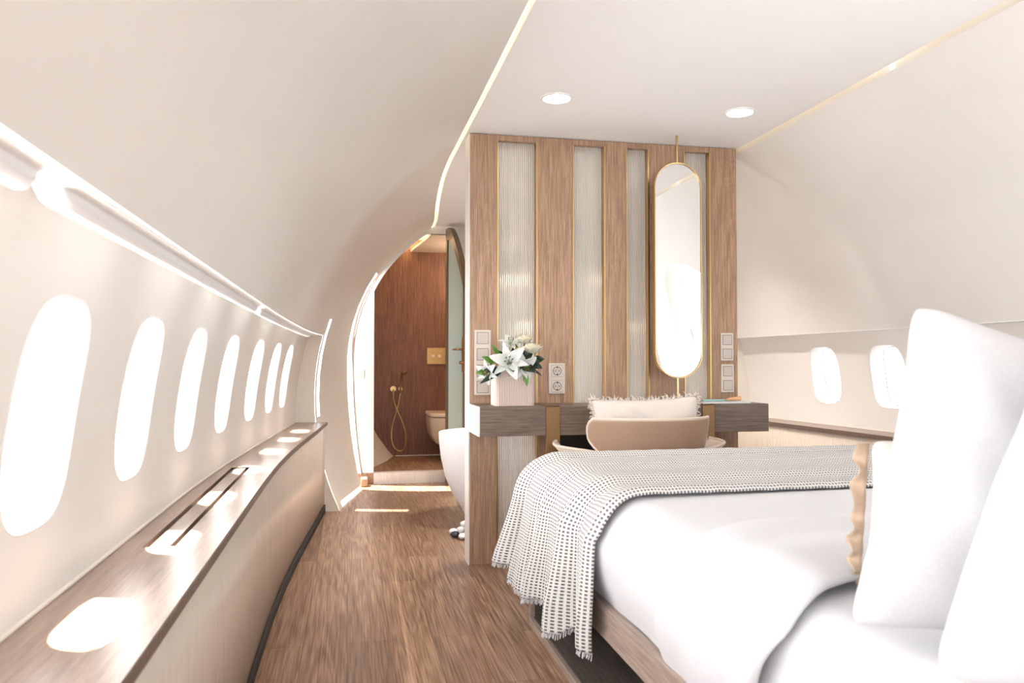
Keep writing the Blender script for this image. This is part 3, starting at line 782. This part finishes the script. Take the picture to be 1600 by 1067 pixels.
# back: rounded paddle panel
bkm = MB(); rows = []
for j in range(15):
    v = j / 14; row = []
    z = lerp(.50, .752, v)
    sm = min(1, max(0, (z - .555) / .115)); half = lerp(.84, 1.22, sm * sm * (3 - 2 * sm))
    if v > .72: half -= .16 * ((v - .72) / .28) ** 3
    for i in range(29):
        u = -1 + 2 * i / 28; ph = u * half; lean = .045 * v
        rx = .265 + .03 * v; ry = .215 + lean
        row.append((cxc + rx * math.sin(ph) * (1.06 if abs(u) < 2 else 1), cyc - ry * math.cos(ph), z))
    rows.append(row)
bkm.grid(rows); bkm.build('backrest', 'chair', ch, smooth=True, solid=.012, off=0, sub=1)
rim = [rows[j][0] for j in range(14)] + rows[-1] + [rows[j][-1] for j in range(13, -1, -1)]
MB().tube(rim, .0075, 8).build('backrest_rim', 'chairin', ch, smooth=True)
for s in (-1, 1):
    am = MB(); rows = []; rimp = []
    for i in range(17):
        u = i / 16; ph = s * lerp(.98, 1.95, u); row = []
        zt = lerp(.600, .635, u ** .7)
        ox = .02 + .11 * math.sin(min(1, u * 1.5) * PI / 2)
        for j in range(7):
            h = j / 6; rx = lerp(.20, .285 + ox, h ** .7); ry = lerp(.19, .25, h); row.append((cxc + rx * math.sin(ph), cyc - ry * math.cos(ph) - .0, lerp(.45, zt, h)))
        rows.append(row); rimp.append(row[-1])
    am.grid(rows); am.build('armrest', 'chairin', ch, smooth=True, solid=.01, off=0)
    MB().tube(rimp, .0075, 8).build('armrest_rim', 'chairin', ch, smooth=True)
se = MB(); se.lathe([(0.001, .43), (.17, .43), (.215, .445), (.22, .465), (.19, .48), (.001, .485)], (cxc, cyc, 0), 36); se.build('seat', 'chair', ch, smooth=True)
for sx_ in (-1, 1):
    for sy_ in (-1, 1):
        MB().tube([(cxc + sx_ * .12, cyc + sy_ * .10, .44), (cxc + sx_ * .20, cyc + sy_ * .17, 0)], [.013, .009], 10).build('leg', 'bronze', ch, smooth=True)
CU = pillow('fringed_cushion', .53, .36, .13, 'cushion', 'cream fringed cushion propped on the tan chair', (1.335, 3.385, .665), (math.radians(-10), math.radians(-1.5), 0), cat='cushion', pin=.09, seed=11)
fb = MB(); rnd = random.Random(4)
for k in range(420):
    per = 2 * (.53 + .36); q = per * k / 420
    if q < .53: p = (-.265 + q, .18); nn = (0, 1)
    elif q < .89: p = (.265, .18 - (q - .53)); nn = (1, 0)
    elif q < 1.42: p = (.265 - (q - .89), -.18); nn = (0, -1)
    else: p = (-.265, -.18 + (q - 1.42)); nn = (-1, 0)
    u, v = p[0] / .265, p[1] / .18
    x = p[0] * (1 - .09 * (1 - abs(v) ** 2) * abs(u)); z = p[1] * (1 - .09 * (1 - abs(u) ** 2) * abs(v))
    L = rnd.uniform(.006, .019); jx, jz = rnd.uniform(-.012, .012), rnd.uniform(-.012, .012)
    a_ = Vector((x * .99, rnd.uniform(-.006, .006), z * .99)); b_ = a_ + Vector((nn[0] * L * .6 + jx * .6, rnd.uniform(-.008, .008), nn[1] * L * .6 + jz * .6)); c_ = b_ + Vector((nn[0] * L * .3 - jz, rnd.uniform(-.008, .008), nn[1] * L * .3 + jx))
    fb.tube([a_, b_, c_], [.0032, .0026, .001], 5, False)
o = fb.build('fringe', 'cushion', None); o.parent = CU; o['kind'] = 'stuff'

# magazine and small things on the desk
mg = thing('magazine', 'thin white magazine lying flat on the right end of the desk', 'magazine', (1.86, 3.66, DZ1))
MB().box(1.70, 1.955, 3.585, 3.75, DZ1 + .0012, DZ1 + .0092).build('pages', 'paper', mg, bevel=.001)
MB().box(1.698, 1.957, 3.583, 3.752, DZ1 + .0092, DZ1 + .0105).build('cover', 'paper', mg)
MB().box(1.71, 1.90, 3.62, 3.745, DZ1 + .0106, DZ1 + .0110).build('cover_picture', 'pic', mg)
pe = MB().tube([(1.72, 3.62, DZ1 + .016), (1.84, 3.635, DZ1 + .016)], [.005, .004], 10)
tag(pe.build('pen', 'teal', None, smooth=True), 'teal pen lying on the white magazine', 'pen')
kh = MB().tube([(1.85, 3.64, DZ1 + .019), (1.865, 3.64, DZ1 + .020), (1.90, 3.65, DZ1 + .021), (1.935, 3.655, DZ1 + .022), (1.94, 3.655, DZ1 + .022)], [.002, .007, .010, .011, .004], 12)
tag(kh.build('leather_tag', 'orange', None, smooth=True), 'small orange leather tag lying on the magazine beside the teal pen', 'tag')

# ------------------------------------------------------------------ vase and flowers
VX, VY, VZ = .762, 3.665, DZ1 + .001
va = thing('ribbed_planter', 'blush pink ribbed square planter of white flowers on the left end of the desk', 'planter', (VX, VY, VZ))
prof = []
hwv = .090; nr = 22
for sdx, sdy in (((1, 0), (0, -1)), ((0, 1), (1, 0)), ((-1, 0), (0, 1)), ((0, -1), (-1, 0))):
    for k in range(nr * 4):
        s = -1 + 2 * k / (nr * 4); rb = .0022 * abs(math.sin(PI * k / 4)); cr = .012 * max(0, (abs(s) - .86) / .14) ** 2
        prof.append((VX + sdx[0] * s * hwv + sdy[0] * (hwv + rb - cr), VY + sdx[1] * s * hwv * .8 + sdy[1] * (hwv * .8 + rb - cr)))
rows = [[(x, y, VZ + z) for x, y in prof] for z in (0, .004, .163, .165)]
rows.append([(VX + (x - VX) * .92, VY + (y - VY) * .92, VZ + .165) for x, y in prof]); rows.append([(VX + (x - VX) * .9, VY + (y - VY) * .9, VZ + .01) for x, y in prof])
vb = MB().grid(rows, True); n_ = len(prof); vb.f.append(tuple(range(n_)))
vb.build('planter_body', 'vase', va)
pl = MB().box(VX - .045, VX + .05, VY - hwv * .8 - .005, VY - hwv * .8 + .001, VZ + .128, VZ + .136); pl.build('slot_ledge', 'plate2', va)
def petal_mb(mb, base, direc, L, Wd, curl, upv=(0, 0, 1), n=8, tip=1.0):
    d = Vector(direc).normalized(); up = Vector(upv); sd = d.cross(up).normalized(); up = sd.cross(d).normalized(); rows = []
    for i in range(n + 1):
        t = i / n; w_ = Wd * (math.sin(PI * min(1, t ** .75 * .97 + .03))) ** .8
        c = Vector(base) + d * (L * t) + up * (curl * L * (math.sin(t * PI * .5) * .6 - t ** 3 * 1.1))
        rows.append([c + sd * (w_ * q) + up * (.18 * w_ * abs(q) * 2 - .02 * w_) for q in (-.5, -.25, 0, .25, .5)])
    mb.grid(rows)
def lily(c, axis, L, label, sd):
    t = thing('lily', label, 'flower', c, 'lilies in the ribbed planter'); ax = Vector(axis).normalized(); rn = random.Random(sd)
    o1 = ax.orthogonal().normalized(); o2 = ax.cross(o1)
    for k in range(6):
        a = k * PI / 3 + rn.uniform(-.15, .15); out = o1 * math.cos(a) + o2 * math.sin(a)
        mb = MB(); petal_mb(mb, Vector(c), ax * (.55 if k % 2 else .45) + out * .85, L * (1 if k % 2 else .92), L * (.56 if k % 2 else .40), .35, ax)
        mb.build('petal', 'petal', t, smooth=True, solid=.0012, sub=1)
    st = MB()
    an = MB()
    for k in range(6):
        a = k * PI / 3 + .5; e = Vector(c) + ax * L * .62 + (o1 * math.cos(a) + o2 * math.sin(a)) * L * .16
        st.tube([Vector(c), e], .0009, 5); an.tube([e - o1 * .005, e + o1 * .005], .0022, 6)
    st.tube([Vector(c), Vector(c) + ax * L * .75], .0016, 6)
    st.build('stamen', 'leaf2', t); an.build('anther', 'anther', t)
    MB().tube([Vector(c), Vector((lerp(c[0], VX, .7), lerp(c[1], VY, .7), VZ + .08))], .003, 6).build('stem', 'leaf2', t)
def rose(c, R, label, sd, mname='rose'):
    t = thing('rose', label, 'flower', c, 'roses in the ribbed planter'); rn = random.Random(sd)
    lay = MB()
    for L_, (rr, nn, hh) in enumerate(((.28, 3, .75), (.5, 4, .72), (.75, 5, .6), (1, 6, .42))):
        for k in range(nn):
            a0 = 2 * PI * k / nn + L_ * .9 + rn.uniform(-.2, .2); rows = []
            for i in range(6):
                v = i / 5; row = []
                for j in range(7):
                    u = -1 + 2 * j / 6; a = a0 + u * (PI / nn) * 1.25
                    rad = R * rr * (math.sin(v * PI * .5) ** .6) * (1 + .12 * v ** 4 * 1.5); zz = R * (-.5 + (hh + .5) * v - .25 * u * u * v + .02 * rn.random())
                    row.append((c[0] + rad * math.cos(a), c[1] + rad * math.sin(a) - .25 * zz, c[2] + zz))
                rows.append(row)
            lay.grid(rows)
    lay.build('petals', mname, t, smooth=True, solid=.001)
    MB().tube([Vector(c) - Vector((0, 0, R * .4)), (lerp(c[0], VX, .7), lerp(c[1], VY, .7), VZ + .08)], .003, 6).build('stem', 'leaf', t)
lily((.735, 3.60, .995), (-.25, -1, .25), .110, 'largest white lily facing forward over the front of the planter', 1)
lily((.790, 3.60, .985), (.35, -1, -.1), .088, 'white lily drooping right over the planter rim', 2)
lily((.640, 3.60, .960), (-.6, -.8, -.2), .070, 'white lily hanging off the left side of the planter', 3)
lily((.752, 3.68, 1.075), (.05, -.5, .8), .075, 'white lily at the top of the arrangement', 4)
rose((.842, 3.585, 1.060), .040, 'round cream rose at the upper right of the arrangement', 5)
rose((.815, 3.63, 1.105), .032, 'small cream rose behind the upper right rose', 6)
rose((.655, 3.66, 1.005), .026, 'yellowish half hidden rose at the left of the arrangement', 7)
yb = thing('yellow_blossom', 'small yellow blossom between the lily and the roses', 'flower', (.79, 3.66, 1.06)); mb = MB(); rn = random.Random(2)
for k in range(14):
    a = rn.uniform(0, 6.28); petal_mb(mb, (.787, 3.635, 1.058), (math.cos(a), -.4 + rn.random() * .3, math.sin(a)), .026, .014, .3)
mb.build('petals', 'yellow', yb, smooth=True)
MB().tube([(.787, 3.635, 1.05), (VX + .01, VY, VZ + .1)], .002, 6).build('stem', 'leaf2', yb)
fo = thing('foliage', 'dark glossy leaves tucked around the lilies in the planter', 'foliage', (VX, VY, VZ + .1))
lv = [((.70, 3.64, 1.02), (-.55, -.3, .75), .085, .022, 'leaf2'), ((.66, 3.62, 1.0), (-.7, -.4, .35), .07, .03, 'leaf2'), ((.63, 3.60, .955), (-1, -.3, -.05), .06, .03, 'leaf2'),
      ((.70, 3.60, .965), (-1, -.3, -.55), .13, .03, 'leaf'), ((.68, 3.60, .97), (-.9, -.3, -.1), .08, .035, 'leaf'), ((.80, 3.62, .99), (.9, -.3, .2), .09, .05, 'leaf'), ((.82, 3.63, 1.0), (.9, -.2, -.3), .085, .045, 'leaf'),
      ((.80, 3.60, .985), (.5, -.5, -.3), .075, .045, 'leaf'), ((.79, 3.60, 1.02), (.7, -.3, .5), .07, .045, 'leaf'), ((.84, 3.63, .975), (.9, -.2, -.6), .07, .015, 'leaf'), ((.805, 3.585, .96), (.1, -.3, -1), .075, .024, 'leaf2'),
      ((.74, 3.60, .975), (0, -.8, -.15), .07, .045, 'leaf'), ((.77, 3.66, 1.03), (.1, -.2, .9), .06, .04, 'leaf'), ((.86, 3.64, 1.01), (.6, -.4, .1), .055, .04, 'leaf'), ((.77, 3.60, .975), (.3, -.8, .1), .06, .05, 'leaf'), ((.72, 3.66, 1.0), (-.3, -.2, .4), .08, .05, 'leaf')]
for bq, dq, L, Wd, mq in lv:
    mb = MB(); petal_mb(mb, bq, dq, L, Wd, .15, (0, -1, .3)); mb.build('leaf', mq, fo, smooth=True)
MB().tube([(.70, 3.64, 1.0), (VX, VY, VZ + .05), (.82, 3.62, .99)], .004, 6).tube([(.84, 3.63, .98), (VX, VY, VZ + .06), (.68, 3.60, .97)], .003, 6).build('stems', 'leaf', fo)

# ------------------------------------------------------------------ bath zone behind the screen
tb = thing('bathtub', 'white freestanding egg shaped bathtub half hidden behind the screen', 'bathtub', (1.47, 4.95, 0))
tcx, tcy, ta, tbb = 1.49, 4.98, .93, .44
def trow(k, z, n=56): return [(tcx + ta * k * math.cos(2 * PI * q / n), tcy + tbb * k * math.sin(2 * PI * q / n), z) for q in range(n)]
tr_ = [trow(.80, 0.03), trow(.82, .035), trow(.86, .10), trow(.91, .18), trow(.955, .28), trow(.985, .40), trow(.998, .50), trow(1.0, .555), trow(.995, .563), trow(.965, .565), trow(.945, .555), trow(.92, .45), trow(.86, .3), trow(.76, .17), trow(.6, .13), trow(.01, .125)]
tm = MB().grid(tr_, True); tm.f.append(tuple(range(56))); tm.build('basin', 'tub', tb, smooth=True)
MB().box(1.0, 2.0, 4.8, 5.1, 0, .03).build('plinth', 'tub', tb)
pm = None; pebs = []
for k in range(2):
    bm = bmesh.new(); bmesh.ops.create_icosphere(bm, subdivisions=2, radius=1)
    for v_ in bm.verts:
        v_.co *= 1 + .12 * math.sin(v_.co.x * 3 + k) + .08 * math.sin(v_.co.y * 4 + 1)
    me = bpy.data.meshes.new('pebble'); bm.to_mesh(me); bm.free(); me.materials.append(M['pebble' if k == 0 else 'pebbled'])
    for p in me.polygons: p.use_smooth = True
    pebs.append(me)
spots = [(.60, 4.50, 0), (.64, 4.44, 0), (.69, 4.48, 0), (.66, 4.56, 0), (.73, 4.42, 0), (.72, 4.53, 0), (.78, 4.47, 0), (.61, 4.58, 0), (.64, 4.50, 1), (.69, 4.45, 1), (.70, 4.54, 1), (.66, 4.50, 2), (.74, 4.48, 1), (.80, 4.40, 0), (.83, 4.5, 0)]
for k, (x, y, l) in enumerate(spots):
    bl = k in (0, 4, 6)
    o = bpy.data.objects.new('pebble', pebs[1 if bl else 0]); COL.objects.link(o)
    o.scale = (.030 + .006 * hsh(k), .026 + .005 * hsh(k + 9), .017); o.location = (x, y, .017 + l * .028); o.rotation_euler = (0, 0, k * 1.3)
    tag(o, 'smooth black pebble in the pile beside the bathtub foot' if bl else 'smooth white pebble in the pile beside the bathtub foot', 'pebble', 'black pebbles by the bathtub' if bl else 'white pebbles by the bathtub')

# lit shelves seen blurred through the ribbed glass
for (x0, x1, z0, z1, lb) in ((1.23, 1.39, 1.72, 1.93, 'dark brown wall cabinet glowing underneath, blurred behind the ribbed glass'), (1.37, 1.60, 1.33, 1.40, 'lower dark shelf with glowing underside, blurred behind the ribbed glass')):
    t = thing('lit_shelf', lb, 'shelf', ((x0 + x1) / 2, 6.5, z0))
    MB().box(x0, x1, 6.35, YB - .001, z0, z1).build('shelf_box', 'bathwood', t)
    MB().box(x0 + .01, x1 - .01 + .1, 6.40, 6.50, z0 - .05, z0 - .001).build('light_strip', 'led3', t)
# toilet
ty = thing('wall_hung_toilet', 'cream wall hung toilet on the dark wood bathroom wall', 'toilet', (.92, 7.5, .22))
def trw(z, hw, yf): # rounded D section
    p = []
    for q in range(33):
        t = PI + PI * q / 32; p.append((.925 + hw * math.copysign(abs(math.cos(t)) ** .7, math.cos(t)), lerp(7.42, yf, abs(math.sin(t)) ** .75), z))
    return [(.925 - hw, YW - .02, z)] + p + [(.925 + hw, YW - .02, z)]
rows = [trw(.23, .10, 7.36), trw(.25, .13, 7.30), trw(.32, .165, 7.25), trw(.42, .18, 7.22), trw(.49, .182, 7.21)]
mb = MB().grid(rows); mb.f.append(tuple(range(35))); mb.f.append(tuple(range(4 * 35, 5 * 35))); mb.build('bowl', 'ceramic', ty, smooth=True)
rows = [trw(.496, .18, 7.21), trw(.50, .187, 7.20), trw(.52, .187, 7.20), trw(.528, .178, 7.21)]
mb = MB().grid(rows); mb.f.append(tuple(range(35))); mb.f.append(tuple(range(3 * 35, 4 * 35))); mb.build('seat_lid', 'ceramic', ty, smooth=True)
# flush plate
fp = thing('flush_plate', 'brass flush plate with two round buttons on the bathroom wall', 'flush plate', (.87, YW - .03, 1.0))
MB().box(.755, .985, YW - .034, YW - .0205, .985, 1.145).build('plate', 'gold', fp, bevel=.002)
for x in (.815, .875): MB().disc((x, YW - .034, 1.065), (0, -1, 0), .014, .006, 20).build('button', 'ceramic', fp)
# hand sprayer
hs = thing('bidet_sprayer', 'brass hand sprayer with looping hose on the bathroom wall', 'sprayer', (.47, YW - .03, .75)); yq = YW - .05
MB().disc((.425, YW - .02, .745), (0, -1, 0), .028, .03, 20).tube([(.425, yq, .74), (.427, yq, .70)], .008, 8).build('valve', 'gold', hs)
MB().disc((.495, YW - .02, .745), (0, -1, 0), .02, .03, 16).build('holder', 'gold', hs)
MB().tube([(.492, yq - .01, .70), (.497, yq - .01, .80), (.505, yq - .012, .87), (.515, yq - .02, .90), (.535, yq - .045, .905), (.545, yq - .05, .90)], [.008, .009, .010, .014, .020, .018], 12).build('spray_head', 'bronze', hs, smooth=True)
hp = [(.427, .70), (.43, .64), (.455, .56), (.50, .46), (.535, .36), (.55, .27), (.54, .19), (.51, .145), (.46, .155), (.42, .22), (.41, .32), (.425, .42), (.455, .52), (.48, .62), (.492, .70)]
def crom(P, n=8):
    out = []
    for i in range(len(P) - 1):
        p0, p1, p2, p3 = P[max(i - 1, 0)], P[i], P[i + 1], P[min(i + 2, len(P) - 1)]
        for k in range(n):
            t = k / n; out.append(tuple(.5 * ((2 * p1[a]) + (-p0[a] + p2[a]) * t + (2 * p0[a] - 5 * p1[a] + 4 * p2[a] - p3[a]) * t * t + (-p0[a] + 3 * p1[a] - 3 * p2[a] + p3[a]) * t ** 3) for a in range(len(p1))))
    return out + [tuple(P[-1])]
hpp = crom(hp); MB().tube([(x, yq - (.012 if i > len(hpp) * .55 else 0), z) for i, (x, z) in enumerate(hpp)], .0062, 8).build('hose', 'gold', hs, smooth=True)

# glass bathroom door standing open
dr = bpy.data.objects.new('door_1', None); COL.objects.link(dr); hingeP = Vector((.815, 6.58, 0)); dr.location = hingeP; dr['kind'] = 'structure'; ORIG[dr.name] = tuple(hingeP)
endP = Vector((.868, 5.86, 0)); dd = (endP - hingeP); DL = dd.length; dn = dd.normalized(); nn_ = Vector((-dn.y, dn.x, 0))
def dpt(u, z, o=0): p = hingeP + dn * u + nn_ * o; return (p.x, p.y, z)
def dtop(u): return 2.12 if u < .10 else 2.12 - .50 * (((u - .10) / (DL - .10)) ** 1.5)
def prism(pts, t, name, m_):
    MB().extr([dpt(u, z, -t / 2) for u, z in pts], nn_ * t).build(name, m_, dr)
us = frange(0, DL, 16)
prism([(0, .02), (DL, .02)] + [(u, dtop(u) - .02) for u in us[::-1]], .012, 'glass', 'frost')
prism([(0, .0), (.055, .0), (.055, 2.12), (0, 2.12)], .04, 'hinge_stile', 'doorframe')
prism([(DL - .05, .0), (DL, .0), (DL, dtop(DL)), (DL - .05, dtop(DL - .05))], .04, 'lock_stile', 'doorframe')
prism([(u, dtop(u)) for u in us] + [(u, dtop(u) - .10) for u in us[::-1]], .04, 'curved_head', 'doorframe')
prism([(.0, .0), (DL, .0), (DL, .09), (0, .09)], .036, 'bottom_rail', 'doorframe')
hd = MB().extr([dpt(u, z, .02) for u, z in ((DL - .045, .93), (DL - .012, .93), (DL - .012, 1.19), (DL - .045, 1.19))], nn_ * .008)
hd.tube([dpt(DL - .03, 1.10, .02), dpt(DL - .03, 1.10, .065), dpt(DL - .06, 1.10, .07), dpt(DL - .17, 1.10, .07)], [.009, .009, .008, .007], 10)
hd.tube([dpt(DL - .03, 1.0, .02), dpt(DL - .03, 1.0, .05)], .012, 12); hd.build('door_handle', 'bronze', dr, smooth=True)
hd = MB().extr([dpt(u, z, -.02) for u, z in ((DL - .045, .93), (DL - .012, .93), (DL - .012, 1.19), (DL - .045, 1.19))], nn_ * -.008)
hd.tube([dpt(DL - .03, 1.10, -.02), dpt(DL - .03, 1.10, -.065), dpt(DL - .06, 1.10, -.07), dpt(DL - .17, 1.10, -.07)], [.009, .009, .008, .007], 10)
hd.tube([dpt(DL - .03, 1.0, -.02), dpt(DL - .03, 1.0, -.05)], .012, 12); hd.build('door_handle', 'bronze', dr, smooth=True)
# small wood stop at the base of the exit door
tag(MB().box(.10, .155, 6.45, 6.56, 0, .07).build('door_stop', 'bar', None, bevel=.01), 'small brown wooden block on the floor at the foot of the exit doorway', 'door stop')
